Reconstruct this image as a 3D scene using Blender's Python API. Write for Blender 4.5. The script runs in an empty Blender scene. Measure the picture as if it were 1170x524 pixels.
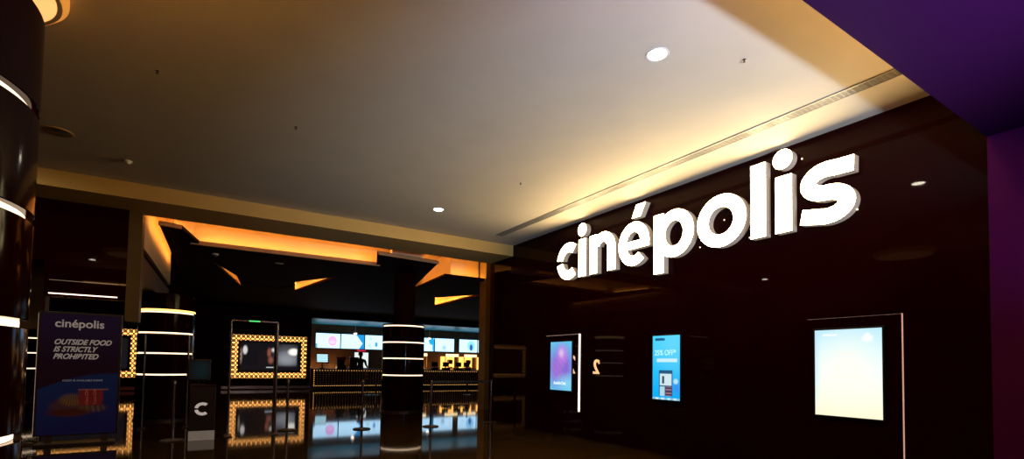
import bpy, bmesh, math, random
from math import sin, cos, pi, radians, atan, tan, hypot
from mathutils import Vector, Matrix
from mathutils.geometry import tessellate_polygon
random.seed(4)
SC = bpy.context.scene
COL = SC.collection

# ------------------------------------------------------------------ materials
def mat(name, base, rough=0.5, metal=0.0, spec=0.5, emit=None, es=0.0, noise=0.0, nscale=4.0, bump=0.0, ior=1.5):
    m = bpy.data.materials.new(name); m.use_nodes = True
    nt = m.node_tree; b = nt.nodes['Principled BSDF']
    b.inputs['Base Color'].default_value = (*base, 1)
    b.inputs['Roughness'].default_value = rough
    b.inputs['Metallic'].default_value = metal
    b.inputs['Specular IOR Level'].default_value = spec
    b.inputs['IOR'].default_value = ior
    if emit:
        b.inputs['Emission Color'].default_value = (*emit, 1)
        b.inputs['Emission Strength'].default_value = es
    if noise or bump:
        tc = nt.nodes.new('ShaderNodeTexCoord'); n = nt.nodes.new('ShaderNodeTexNoise')
        n.inputs['Scale'].default_value = nscale; n.inputs['Detail'].default_value = 4
        nt.links.new(tc.outputs['Object'], n.inputs['Vector'])
        if noise:
            r = nt.nodes.new('ShaderNodeValToRGB')
            r.color_ramp.elements[0].position = 0.3; r.color_ramp.elements[1].position = 0.7
            r.color_ramp.elements[0].color = (*[c * (1 - noise) for c in base], 1)
            r.color_ramp.elements[1].color = (*[min(1, c * (1 + noise)) for c in base], 1)
            nt.links.new(n.outputs['Fac'], r.inputs['Fac']); nt.links.new(r.outputs['Color'], b.inputs['Base Color'])
        if bump:
            bp = nt.nodes.new('ShaderNodeBump'); bp.inputs['Strength'].default_value = bump; bp.inputs['Distance'].default_value = 0.01
            nt.links.new(n.outputs['Fac'], bp.inputs['Height']); nt.links.new(bp.outputs['Normal'], b.inputs['Normal'])
    return m

def picmat():
    m = bpy.data.materials.new('lit_picture'); m.use_nodes = True
    nt = m.node_tree; b = nt.nodes['Principled BSDF']
    b.inputs['Base Color'].default_value = (0.004, 0.004, 0.004, 1); b.inputs['Roughness'].default_value = 0.3; b.inputs['Specular IOR Level'].default_value = 0.08
    a = nt.nodes.new('ShaderNodeVertexColor'); a.layer_name = 'Col'
    nt.links.new(a.outputs['Color'], b.inputs['Emission Color']); b.inputs['Emission Strength'].default_value = 1
    return m

M = dict(
    ceil=mat('ceiling_paint', (0.62, 0.535, 0.425), 0.7, noise=0.03, nscale=2, spec=0.2),
    soffit=mat('plum_soffit_paint', (0.030, 0.0022, 0.030), 0.6, spec=0.05),
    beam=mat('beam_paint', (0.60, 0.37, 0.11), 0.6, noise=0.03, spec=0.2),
    cove=mat('cove_paint', (0.62, 0.51, 0.36), 0.6, spec=0.2),
    floor=mat('polished_stone', (0.040, 0.020, 0.005), 0.045, noise=0.35, nscale=3, bump=0.01, spec=0.5, ior=1.36),
    black=mat('black_glass_panel', (0.017, 0.0007, 0.0005), 0.025, spec=0.085, noise=0.1, nscale=1.5),
    purple=mat('painted_wall', (0.10, 0.008, 0.075), 0.5, spec=0.05, noise=0.05, nscale=2),
    dark=mat('dark_maroon_board', (0.020, 0.0012, 0.0008), 0.6, spec=0.08, noise=0.1),
    slab=mat('dark_ceiling_board', (0.016, 0.0012, 0.0007), 0.8, spec=0.03, noise=0.1),
    lip=mat('tan_edge_trim', (0.42, 0.28, 0.14), 0.5, spec=0.3),
    tan=mat('tan_pilaster', (0.36, 0.30, 0.12), 0.5, spec=0.3, noise=0.1),
    brown=mat('brown_pilaster', (0.12, 0.07, 0.02), 0.5, spec=0.3, noise=0.1),
    clad=mat('black_column_cladding', (0.011, 0.0005, 0.0004), 0.10, spec=0.04, noise=0.1),
    neck=mat('beige_column_neck', (0.55, 0.45, 0.3), 0.6, spec=0.2),
    steel=mat('brushed_steel', (0.36, 0.31, 0.28), 0.22, metal=1, noise=0.05, nscale=40),
    dsteel=mat('dark_steel', (0.10, 0.08, 0.08), 0.3, metal=0.8, noise=0.05, nscale=30),
    plastic=mat('black_plastic', (0.012, 0.010, 0.010), 0.3, noise=0.1, nscale=20),
    belt=mat('black_belt', (0.02, 0.012, 0.012), 0.6, noise=0.1, nscale=60),
    ring=mat('cream_led', (0.8, 0.7, 0.6), 0.4, emit=(1, 0.72, 0.48), es=2.2),
    goldring=mat('gold_led', (0.8, 0.6, 0.3), 0.4, emit=(1, 0.50, 0.12), es=3.0),
    cove_led=mat('amber_led_strip', (0.8, 0.6, 0.3), 0.4, emit=(1, 0.36, 0.055), es=42),
    soffit_fill=mat('yellow_fill_strip', (0.8, 0.6, 0.3), 0.4, emit=(1, 0.52, 0.13), es=32),
    crack_panel=mat('amber_diffuser_panel', (0.8, 0.6, 0.3), 0.4, emit=(1, 0.42, 0.08), es=2.2),
    crack_led=mat('amber_led_strip_dim', (0.8, 0.6, 0.3), 0.4, emit=(1, 0.42, 0.08), es=70),
    uplight=mat('amber_uplight', (0.8, 0.6, 0.3), 0.4, emit=(1, 0.42, 0.05), es=80),
    lamp=mat('downlight_lens', (0.9, 0.9, 0.8), 0.4, emit=(1, 0.90, 0.68), es=120),
    lamp2=mat('small_lamp_lens', (0.9, 0.9, 0.8), 0.4, emit=(1, 0.86, 0.7), es=9),
    trimw=mat('white_lamp_trim', (0.7, 0.65, 0.58), 0.5, noise=0.03),
    face=mat('letter_face_acrylic', (0.85, 0.82, 0.74), 0.35, emit=(1, 0.77, 0.40), es=18),
    side=mat('letter_side_acrylic', (0.45, 0.38, 0.30), 0.45, emit=(1, 0.72, 0.50), es=0.16),  # weak glow put in for light falling on the letter sides
    led=mat('white_led_line', (0.9, 0.8, 0.75), 0.4, emit=(1, 0.78, 0.66), es=2.2),
    leddim=mat('dim_led_line', (0.8, 0.6, 0.5), 0.4, emit=(1, 0.72, 0.6), es=0.12),
    gold=mat('gold_reflection', (0.8, 0.55, 0.25), 0.3, emit=(1, 0.62, 0.30), es=0.9),
    fret=mat('black_fretwork', (0.010, 0.004, 0.002), 0.4),
    frback=mat('amber_backlight', (0.9, 0.6, 0.2), 0.5, emit=(1, 0.42, 0.10), es=3.0, noise=0.1),
    dots=mat('gold_pinpoint_lights', (0.9, 0.6, 0.2), 0.5, emit=(1, 0.50, 0.14), es=0.9),
    dotsdim=mat('faint_gold_pinpoints', (0.9, 0.6, 0.2), 0.5, emit=(1, 0.45, 0.12), es=0.02),
    vent=mat('vent_metal', (0.34, 0.31, 0.27), 0.4, metal=0.3, noise=0.1, nscale=60),
    ventdark=mat('vent_dark_slot', (0.10, 0.08, 0.06), 0.6),
    text=mat('grey_print', (0.5, 0.45, 0.45), 0.5, emit=(0.75, 0.68, 0.66), es=0.14),
    textred=mat('red_print', (0.4, 0.06, 0.04), 0.5, emit=(0.5, 0.10, 0.07), es=0.18),
    redsign=mat('red_sign_text', (0.6, 0.02, 0.05), 0.5, emit=(1, 0.03, 0.10), es=0.8),
    green=mat('green_indicator', (0.1, 0.6, 0.2), 0.4, emit=(0.08, 0.85, 0.22), es=0.9),
    cblue=mat('blue_gloss_ceiling', (0.03, 0.60, 0.95), 0.35, spec=0.6, noise=0.3, nscale=0.7),
    warmhead=mat('warm_white_header', (0.9, 0.8, 0.6), 0.4, emit=(1, 0.75, 0.40), es=1.8),
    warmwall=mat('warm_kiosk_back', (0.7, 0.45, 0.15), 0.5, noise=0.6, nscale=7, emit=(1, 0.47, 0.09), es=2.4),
    popcorn=mat('popcorn', (0.8, 0.55, 0.2), 0.8, noise=0.3, nscale=20),
    red=mat('red_enamel', (0.35, 0.02, 0.02), 0.4, noise=0.1),
    wood=mat('brown_back_panel', (0.16, 0.07, 0.025), 0.5, noise=0.3, nscale=2),
    skin=mat('skin', (0.25, 0.12, 0.07), 0.5, noise=0.05),
    hair=mat('black_hair', (0.01, 0.008, 0.007), 0.5, noise=0.2, nscale=40),
    shirt=mat('black_uniform', (0.010, 0.008, 0.010), 0.7, noise=0.1, nscale=20),
    white=mat('white_doorway_light', (0.8, 0.8, 0.8), 0.5, emit=(0.9, 1.0, 1.0), es=0.9),
    logo=mat('grey_logo', (0.6, 0.55, 0.55), 0.5, emit=(0.8, 0.72, 0.70), es=0.35),
    pic=picmat(),
)
M['glass'] = mat('clear_glass', (0.9, 0.95, 0.95), 0.03, ior=1.45)
M['glass'].node_tree.nodes['Principled BSDF'].inputs['Transmission Weight'].default_value = 1

# ------------------------------------------------------------------ helpers
class MB:
    def __init__(s): s.v = []; s.f = []; s.mi = []; s.cur = 0
    def add(s, vs, fs):
        o = len(s.v); s.v += [tuple(v) for v in vs]; s.f += [tuple(i + o for i in f) for f in fs]; s.mi += [s.cur] * len(fs)
        return s
    def box(s, x0, x1, y0, y1, z0, z1):
        return s.add([(x, y, z) for z in (z0, z1) for y in (y0, y1) for x in (x0, x1)],
                     [(0, 2, 3, 1), (4, 5, 7, 6), (0, 1, 5, 4), (2, 6, 7, 3), (0, 4, 6, 2), (1, 3, 7, 5)])
    def lathe(s, cx, cy, prof, n=32, cap=True):
        vs = []; fs = []
        for (r, z) in prof:
            for i in range(n):
                a = 2 * pi * i / n; vs.append((cx + r * cos(a), cy + r * sin(a), z))
        for k in range(len(prof) - 1):
            for i in range(n):
                j = (i + 1) % n
                fs.append((k * n + i, k * n + j, (k + 1) * n + j, (k + 1) * n + i))
        if cap:
            fs.append(tuple(range(n - 1, -1, -1))); fs.append(tuple((len(prof) - 1) * n + i for i in range(n)))
        return s.add(vs, fs)
    def bar(s, a, b, w, h):     # box of section w (horizontal) x h along a-b
        a = Vector(a); b = Vector(b); d = (b - a).normalized()
        up = Vector((0, 0, 1)) if abs(d.z) < .95 else Vector((1, 0, 0))
        r = d.cross(up).normalized() * w / 2; u = r.cross(d).normalized() * h / 2
        return s.add([a - r - u, a + r - u, a + r + u, a - r + u, b - r - u, b + r - u, b + r + u, b - r + u],
                     [(0, 1, 2, 3), (7, 6, 5, 4), (0, 4, 5, 1), (1, 5, 6, 2), (2, 6, 7, 3), (3, 7, 4, 0)])
    def prism(s, loops, z0, z1):   # loops[0] outer, others holes (xy), vertical extrusion
        vs = []; fs = []; idx = []
        for lp in loops:
            for (x, y) in lp: vs.append((x, y, z0))
        n = len(vs); vs += [(x, y, z1) for (x, y, _) in vs[:n]]
        tri = tessellate_polygon([[Vector((x, y, 0)) for x, y in lp] for lp in loops])
        for t in tri: fs.append(tuple(t)); fs.append(tuple(i + n for i in reversed(t)))
        o = 0
        for lp in loops:
            k = len(lp)
            for i in range(k): fs.append((o + i, o + (i + 1) % k, n + o + (i + 1) % k, n + o + i))
            o += k
        return s.add(vs, fs)
    def build(s, name, mats, parent=None, smooth=False, bevel=0):
        me = bpy.data.meshes.new(name); me.from_pydata(s.v, [], s.f)
        if not isinstance(mats, (list, tuple)): mats = [mats]
        for m in mats: me.materials.append(m)
        for p, i in zip(me.polygons, s.mi): p.material_index = i
        bm = bmesh.new(); bm.from_mesh(me); bmesh.ops.recalc_face_normals(bm, faces=bm.faces); bm.to_mesh(me); bm.free()
        if smooth:
            for p in me.polygons: p.use_smooth = True
            me.set_sharp_from_angle(angle=radians(40))
        o = bpy.data.objects.new(name, me); COL.objects.link(o)
        if parent: o.parent = parent
        if bevel:
            b = o.modifiers.new('bevel', 'BEVEL'); b.width = bevel; b.segments = 2
        return o

def thing(name, label, cat, loc=(0, 0, 0), rz=0, group=None):
    o = bpy.data.objects.new(name, None); COL.objects.link(o)
    o.location = loc; o.rotation_euler = (0, 0, rz); o.empty_display_size = .1
    o['label'] = label; o['category'] = cat
    if group: o['group'] = group
    return o
def tag(o, label, cat, group=None):
    o['label'] = label; o['category'] = cat
    if group: o['group'] = group
    return o
def struct(o, label=None):
    o['kind'] = 'structure'
    if label: o['label'] = label
    return o
def dup(root, loc, label, rz=None):
    r = root.copy(); COL.objects.link(r); r.location = loc; r['label'] = label
    if rz is not None: r.rotation_euler = (0, 0, rz)
    for ch in list(root.children):
        c = ch.copy(); COL.objects.link(c); c.parent = r
        for g in ch.children:
            d = g.copy(); COL.objects.link(d); d.parent = c
    return r
def picture(name, w, h, fn, parent, y=0.0, z0=0.0, x0=None, nx=60, ny=60):
    """lit picture in the local XZ plane facing -Y; fn(u, v) gives its light, v = 0 at the bottom"""
    if x0 is None: x0 = -w / 2
    vs = [(x0 + w * i / nx, y, z0 + h * j / ny) for j in range(ny + 1) for i in range(nx + 1)]
    fs = [(j * (nx + 1) + i, j * (nx + 1) + i + 1, (j + 1) * (nx + 1) + i + 1, (j + 1) * (nx + 1) + i) for j in range(ny) for i in range(nx)]
    me = bpy.data.meshes.new(name); me.from_pydata(vs, [], fs); me.materials.append(M['pic'])
    ca = me.color_attributes.new('Col', 'FLOAT_COLOR', 'POINT')
    for k in range(len(vs)):
        i = k % (nx + 1); j = k // (nx + 1)
        ca.data[k].color = (*fn(i / nx, j / ny), 1)
    o = bpy.data.objects.new(name, me); COL.objects.link(o); o.parent = parent
    return o
def words(name, txt, size, m, parent=None, loc=(0, 0, 0), rot=(pi / 2, 0, 0), shear=0, align='LEFT', sx=1, extrude=0.002, offset=0.0, space=1.0):
    c = bpy.data.curves.new(name, 'FONT'); c.body = txt; c.size = size; c.shear = shear; c.align_x = align
    c.extrude = extrude; c.offset = offset; c.space_character = space; c.materials.append(m)
    tmp = bpy.data.objects.new(name, c); COL.objects.link(tmp)
    me = bpy.data.meshes.new_from_object(tmp.evaluated_get(bpy.context.evaluated_depsgraph_get())); bpy.data.objects.remove(tmp)
    o = bpy.data.objects.new(name, me); COL.objects.link(o); o.location = loc; o.rotation_euler = rot; o.scale = (sx, 1, 1)
    if parent: o.parent = parent
    return o
def mix(a, b, t):
    t = max(0, min(1, t)); return tuple(x + (y - x) * t for x, y in zip(a, b))
def blob(u, v, cu, cv, ru, rv, soft=.3):
    d = hypot((u - cu) / ru, (v - cv) / rv); return max(0, min(1, (1 + soft - d) / (2 * soft)))
def inbox(u, v, u0, u1, v0, v1): return 1 if u0 <= u <= u1 and v0 <= v <= v1 else 0

# ------------------------------------------------------------------ camera
F = 574.0; H = 1.35
yaw = atan(360 / F); pitch = atan(23 / F); roll = radians(0.93)
F0 = Vector((sin(yaw), cos(yaw), 0)); R = Vector((cos(yaw), -sin(yaw), 0)); Z = Vector((0, 0, 1))
fwd = F0 * cos(pitch) + Z * sin(pitch); up = Z * cos(pitch) - F0 * sin(pitch)
R2 = R * cos(roll) + up * sin(roll); U2 = up * cos(roll) - R * sin(roll)
cam = bpy.data.cameras.new('camera'); co = bpy.data.objects.new('camera', cam); COL.objects.link(co)
mw = Matrix((R2, U2, -fwd)).transposed().to_4x4(); mw.translation = (0, 0, H); co.matrix_world = mw
cam.sensor_width = 36; cam.sensor_fit = 'HORIZONTAL'; cam.lens = F * 36 / 1170; cam.shift_y = (394 - 262) / 1170
cam.clip_start = .05; cam.clip_end = 200
SC.camera = co

ZC = 4.15; W = 6.2; ZS = 3.92; ZU = 4.75
# ------------------------------------------------------------------ the setting
struct(MB().box(-9, 20.5, -7, 33, -.12, 0).build('floor', M['floor']))
struct(MB().box(-9, W, 1.57, 9.9, ZC, ZC + .1).build('ceiling', M['ceil']))
struct(MB().box(-9, W, -7, 1.57, 3.56, ZU).build('ceiling', M['soffit']))
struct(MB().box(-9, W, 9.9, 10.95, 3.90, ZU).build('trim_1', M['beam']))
struct(MB().box(-9, 20.5, 10.95, 27, ZU, ZU + .1).build('ceiling', M['cove']))
struct(MB().box(W, W + .25, 1.57, 10.75, 0, ZU).build('wall_right', M['black']))
struct(MB().box(W, W + .25, -7, 1.57, 0, ZU).build('wall_right', M['purple']))
struct(MB().box(W, 20.5, 10.75, 10.95, 0, ZU).build('wall_front', M['dark']))
struct(MB().box(7.40, 8.5, 13.34, 13.75, 0, ZU).build('trim_2', M['tan']))
struct(MB().box(-9.2, -9, -7, 33, 0, ZU).build('wall_left', M['dark']))
struct(MB().box(20.5, 20.7, 10.75, 33, 0, ZU).build('wall_far_right', M['dark']))
struct(MB().box(-9, 20.5, 33, 33.2, 0, ZU).build('wall_back', M['dark']))
# wall with the big screen, and the header above the snack counter
struct(MB().box(-9, 4.86, 26.8, 27.05, 0, ZU).build('wall_screen', M['dark']))
struct(MB().box(4.86, 20.5, 26.8, 27.05, 3.58, ZU).build('wall_header', M['dark']))
struct(MB().box(4.61, 4.86, 27.05, 31.2, 0, 3.6).build('wall_side', M['dark']))
struct(MB().box(4.86, 20.5, 31.0, 31.2, 0, 3.6).build('wall_menu', M['wood']))
struct(MB().box(4.86, 20.5, 27.05, 31.0, 3.58, 3.7).build('ceiling', M['cblue']))
struct(MB().box(1.0, 4.86, 26.74, 26.8, 0.04, 0.17).build('baseboard_back', M['steel']))
struct(MB().box(-5.5, -1.9, 26.74, 26.8, 0.04, 0.17).build('baseboard_left', M['steel']))

# dark panel over the left opening, its pillar, the far tan pier
hp = thing('hanging_panel', 'dark glossy wall panel hanging above the poster stand under the beam', 'wall panel')
MB().box(-9, -2.1, 10.72, 10.95, 2.92, 3.9).box(-2.1, -1.06, 10.72, 10.95, 2.34, 3.9).build('panel', M['black'], hp)
MB().bar((-2.04, 10.71, 2.385), (-1.17, 10.71, 2.385), .012, .016).build('light_line', M['led'], hp)
MB().bar((-2.04, 10.71, 2.60), (-1.17, 10.71, 2.60), .008, .006).build('light_line', M['leddim'], hp)
struct(MB().box(-1.06, -.87, 10.72, 11.15, 2.0, 3.9).build('trim_3', M['brown']))
struct(MB().box(-3.2, -2.32, 12.0, 12.3, 1.86, 3.06).build('trim_4', M['brown']))
# stepped bulkhead running back above the left column
def strip_wall(name, pts, th, z0, z1, m):
    (x0, y0), (x1, y1) = pts
    return struct(MB().prism([[(x0, y0), (x1, y1), (x1 - th, y1), (x0 - th, y0)]], z0, z1).build(name, m))
strip_wall('wall_bulkhead', ((-.89, 11.16), (-.68, 16.5)), .22, 3.38, ZU, M['cove'])
strip_wall('wall_bulkhead', ((-.95, 11.16), (-.74, 16.5)), .14, 3.25, 3.38, M['slab'])
strip_wall('wall_bulkhead', ((-.91, 11.16), (-.70, 16.5)), .20, 2.84, 3.25, M['brown'])
# ---- dark lower ceiling with cut-outs, gold coves above its edges
front = [(-.69, 11.6), (-.33, 11.72), (-.03, 13.05), (3.92, 13.0), (3.52, 11.66), (5.15, 11.84), (6.35, 17.1), (6.05, 13.40), (7.38, 13.40)]
outer = front + [(7.38, 13.8), (20.5, 13.8), (20.5, 26.8), (-9, 26.8), (-9, 17.5), (-.50, 17.5)]
holes = [[(.29, 15.21), (.96, 17.3), (1.31, 20.3)], [(2.61, 17.42), (3.49, 15.53), (2.98, 19.82)], [(7.77, 18.08), (8.81, 16.03), (8.97, 20.85)]]
slot = [(1.22, 18.3), (1.75, 19.05), (2.36, 19.05), (2.68, 18.2), (2.76, 18.5), (2.40, 19.25), (1.78, 19.28), (1.20, 18.65)]
struct(MB().prism([outer] + holes + [slot], ZS, ZS + .07).build('ceiling', M['slab']))
struct(MB().box(-9, -1.08, 10.95, 17.5, ZS, ZS + .07).build('ceiling', M['slab']))
def offset_line(pts, d):
    out = []
    for i, p in enumerate(pts):
        p = Vector(p); ns = []
        if i > 0: t = (p - Vector(pts[i - 1])).normalized(); ns.append(Vector((-t.y, t.x)))
        if i < len(pts) - 1: t = (Vector(pts[i + 1]) - p).normalized(); ns.append(Vector((-t.y, t.x)))
        n = ns[0] if len(ns) == 1 else (ns[0] + ns[1])
        if len(ns) == 2:
            k = max(.35, 1 + ns[0].dot(ns[1])); n = n / k
        out.append(tuple(p + n * d))
    return out
def vstrip(pts, z0, z1, m, name, th=.02, parent=None):
    b = MB(); q = offset_line(pts, th)
    b.prism([list(pts) + list(reversed(q))], z0, z1)
    return b.build(name, m, parent)
face_line = [(-.30, 17.4), (-.47, 11.95), (-.42, 11.95), (-.14, 13.42), (4.38, 13.38), (4.0, 12.02), (4.88, 12.12), (6.0, 17.6), (6.75, 17.6), (6.42, 13.8), (7.38, 13.8)]
struct(vstrip(face_line, ZS + .07, ZU, M['cove'], 'wall_cove', .03))
# the tan edge trim and the LED strips on top of the slab's front edge
struct(vstrip([(-.2, 13.0), (3.99, 12.94)], ZS - .03, ZS + .05, M['lip'], 'trim_5', .05))
struct(vstrip([(3.55, 11.61), (5.15, 11.79)], ZS - .02, ZS + .05, M['lip'], 'trim_6', .04))
struct(vstrip([(-.69, 11.55), (-.33, 11.67)], ZS - .02, ZS + .05, M['lip'], 'trim_7', .04))
def led(pts, m, z, h=.02, w=.04, label=None, grp='hidden light strips above the dark ceiling'):
    o = vstrip(pts, z, z + h, m, 'light_strip', w)
    return tag(o, label, 'light strip', grp)
led([(.0, 13.2), (3.98, 13.15)], M['cove_led'], ZS + .075, label='long amber light strip in the cove behind the beam')
led([(-.40, 11.85), (-.09, 13.2)], M['cove_led'], ZS + .075, w=.025, label='short slanted amber light strip at the left end of the long cove')
led([(-.535, 16.2), (-.675, 11.75)], M['cove_led'], ZS + .075, w=.025, label='amber light strip beside the left bulkhead, above the left column')
led([(3.98, 12.9), (3.68, 11.86)], M['cove_led'], ZS + .075, w=.03, label='short amber light strip in the notch at the right end of the long cove')
led([(5.0, 12.0), (6.12, 16.9)], M['cove_led'], ZS + .075, w=.03, label='amber light strip along the pointed notch left of the tan pilaster')
led([(6.18, 13.55), (7.36, 13.55)], M['cove_led'], ZS + .075, label='amber light strip in the cove beside the tan pilaster')
nm = ['left', 'middle', 'right']
for i, h in enumerate(holes):
    cx = sum(p[0] for p in h) / 3; cy = sum(p[1] for p in h) / 3
    big = [(cx + (x - cx) * 1.12, cy + (y - cy) * 1.12) for x, y in h]
    b = MB(); b.prism([[(cx + (x - cx) * 1.16, cy + (y - cy) * 1.16) for x, y in h], big], ZS + .07, ZS + .42)
    b.prism([[(cx + (x - cx) * 1.16, cy + (y - cy) * 1.16) for x, y in h]], ZS + .42, ZS + .44)
    r = thing('ceiling_lightbox', nm[i] + 'most of the three amber triangular slots glowing in the dark ceiling', 'ceiling light', group='triangular ceiling slots')
    b.prism([[(cx + (x - cx) * 1.03, cy + (y - cy) * 1.03) for x, y in h], h], ZS + .07, ZS + .11)
    b.build('recess', M['cove'], r)
    s = MB(); mid = [(cx + (x - cx) * 1.09, cy + (y - cy) * 1.09) for x, y in h]; inn = [(cx + (x - cx) * 1.05, cy + (y - cy) * 1.05) for x, y in h]
    s.prism([mid, inn], ZS + .072, ZS + .085); s.build('light_strip', M['crack_led'], r)
    MB().prism([[(cx + (x - cx) * 1.10, cy + (y - cy) * 1.10) for x, y in h]], ZS + .39, ZS + .40).build('diffuser', M['crack_panel'], r)

r = thing('ceiling_lightbox', 'faint curved amber slot joining the left and middle triangular slots in the dark ceiling', 'ceiling light')
MB().box(1.0, 2.95, 17.9, 19.6, ZS + .20, ZS + .22).build('recess', M['cove'], r)
MB().box(1.1, 2.85, 19.5, 19.56, ZS + .072, ZS + .19).build('light_strip', mat('deep_amber_led', (.6, .3, .1), .5, emit=(1, .25, .04), es=.6), r)
# unseen strip added behind the soffit to warm the ceiling next to it
led([(-3, 1.60), (5.7, 1.60)], M['soffit_fill'], 3.66, h=.03, w=.02, label='added unseen amber strip that warms the ceiling beside the soffit edge', grp=None)
bpy.data.objects['light_strip'].name  # keep names plain

# ------------------------------------------------------------------ columns
def column(x, y, r, label, top=2.82, neck_top=ZC, gold_top=True, full=False, base=True, slim=None):
    t = thing('column', label, 'column', (x, y, 0), group='round columns with light rings')
    lv = [1.02, 1.49, 1.94, 2.40]; g = .018
    MB().lathe(0, 0, [(r - .07, 0.0), (r - .07, neck_top)], 64).build('neck', M['neck'] if not full else M['clad'], t, smooth=True)
    zs = [(.05, lv[0] - g)] + [(lv[i] + g, lv[i + 1] - g) for i in range(3)] + [(lv[3] + g, top)]
    for a, b_ in zs:
        b = MB(); n = 72; prof = [(r - .065, a), (r - .004, a), (r, a + .004), (r, b_ - .004), (r - .004, b_), (r - .03, b_), (r - .03, b_ - .03), (r - .065, b_ - .03)]
        b.lathe(0, 0, prof, n, cap=False); b.build('cladding', M['clad'], t, smooth=True)
    if slim: MB().lathe(0, 0, [(slim, top), (slim, ZS - .002)], 48).build('shaft', M['slab'], t, smooth=True)
    for z in lv:
        MB().lathe(0, 0, [(r - .068, z - .015), (r - .030, z - .015), (r - .030, z + .015), (r - .068, z + .015)], 72, cap=False).build('light_ring', M['ring'], t, smooth=True)
    if base: MB().lathe(0, 0, [(r - .065, 0.002), (r + .015, 0.002), (r + .015, .045), (r - .065, .05)], 72, cap=False).build('base_ring', M['dsteel'], t, smooth=True)
    if gold_top: MB().lathe(0, 0, [(r - .066, top - .028), (r - .034, top - .028), (r - .034, top - .012), (r - .066, top - .012)], 72, cap=False).build('uplight', M['uplight'], t, smooth=True)
    return t
column(-1.213, 2.862, .60, 'large black round column with glowing cream rings at the left edge of the photo')
column(-.60, 13.9, .54, 'black round column with cream light rings behind the small podium with the C', top=2.78, neck_top=2.82, full=True, gold_top=False)
column(5.03, 13.9, .59, 'black round column with cream light rings in front of the snack counter', top=2.46, neck_top=2.462, full=True, slim=.3, gold_top=False)
column(-4.55, 20.9, .50, 'distant black column with light rings left of the poster stand', top=2.46, neck_top=2.462, full=True, slim=.3, gold_top=False)
# gold glowing band on the top of the left-hand column
t = [o for o in bpy.data.objects if o.name.startswith('column') and abs(o.location.y - 13.9) < .1 and o.location.x < 0][0]
MB().lathe(0, 0, [(.50, 2.425), (.546, 2.425), (.546, 2.46), (.50, 2.46)], 72, cap=False).build('gold_ring', M['goldring'], t, smooth=True)

# round lit ceiling ring beside the big column
rg = thing('round_ceiling_light', 'round gold glowing ceiling light above the big left column', 'ceiling light', (-1.53, 5.02, ZC))
MB().lathe(0, 0, [(.53, -.10), (.56, -.10), (.56, 0), (.53, 0)], 64, cap=False).build('drum_rim', M['cove'], rg, smooth=True)
MB().lathe(0, 0, [(.0001, -.098), (.528, -.098), (.528, -.09), (.0001, -.09)], 64, cap=False).build('diffuser', mat('amber_diffuser', (.8, .6, .3), .5, emit=(1, .50, .16), es=1.2), rg, smooth=True)
MB().lathe(0, 0, [(.562, -.10), (.60, -.06), (.60, -.01), (.562, -.01)], 64, cap=False).build('gold_band', mat('amber_band', (.7, .4, .1), .5, emit=(1, .36, .05), es=.5), rg, smooth=True)

# ------------------------------------------------------------------ ceiling fittings
def downlight(x, y, label, z=ZC):
    t = thing('downlight', label, 'ceiling light', (x, y, z), group='recessed ceiling downlights')
    MB().lathe(0, 0, [(.080, -.004), (.100, -.006), (.104, 0), (.080, 0)], 40, cap=False).build('trim_ring', M['trimw'], t, smooth=True)
    MB().lathe(0, 0, [(.0001, -.003), (.080, -.003), (.080, -.001), (.0001, -.001)], 40, cap=False).build('lens', M['lamp'], t, smooth=True)
    return t
d0 = downlight(3.40, 3.05, 'bright white round downlight nearest the camera, above the sign')
dup(d0, (3.62, 8.36, ZC), 'smaller looking round downlight near the beam, left of the sign')
dup(d0, (-2.5, 9.0, ZC), 'round downlight behind the big left column near the beam')
dup(d0, (-2.6, 3.1, ZC), 'round downlight left of the big left column, outside the photo edge')
def sprinkler(x, y, label):
    t = thing('sprinkler', label, 'sprinkler', (x, y, ZC + .002), group='sprinkler heads in the white ceiling')
    MB().lathe(0, 0, [(.028, 0), (.030, -.006), (.012, -.010), (.010, -.030), (.014, -.034)], 20).build('body', M['dsteel'], t, smooth=True)
    MB().lathe(0, 0, [(.020, -.042), (.022, -.046), (.018, -.048)], 16).build('deflector', M['dsteel'], t, smooth=True)
    t.scale = (.6, .6, .6)
    b = MB(); b.bar((-.012, 0, -.032), (-.012, 0, -.044), .004, .004); b.bar((.012, 0, -.032), (.012, 0, -.044), .004, .004); b.build('yoke', M['dsteel'], t)
    return t
s0 = sprinkler(4.11, 2.67, 'sprinkler head right of the bright downlight')
dup(s0, (4.13, 6.41, ZC + .002), 'sprinkler head near the middle of the vent, above the first sign letters')
dup(s0, (.91, 6.39, ZC + .002), 'sprinkler head in the brown left half of the ceiling')
dup(s0, (-.42, 5.9, ZC + .002), 'sprinkler head near the round gold ceiling light')
t = thing('smoke_detector', 'small pale round detector on the dark left end of the ceiling', 'smoke detector', (-.92, 8.85, ZC))
MB().lathe(0, 0, [(.055, 0), (.055, -.018), (.045, -.03)], 28).build('body', M['trimw'], t, smooth=True)
MB().lathe(0, 0, [(.03, -.03), (.03, -.04), (.02, -.046)], 24).build('sensor', M['trimw'], t, smooth=True)
t = thing('ceiling_speaker', 'dim round speaker grille in the ceiling beside the big left column', 'speaker', (-1.56, 8.2, ZC))
MB().lathe(0, 0, [(.16, 0), (.16, -.008), (.15, -.010)], 32).build('rim', M['beam'], t, smooth=True)
b = MB()
for k in range(6): b.lathe(0, 0, [(.14 - k * .022, -.011), (.13 - k * .022, -.013), (.128 - k * .022, -.0105)], 28, cap=False)
b.build('grille', M['dsteel'], t)

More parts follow.
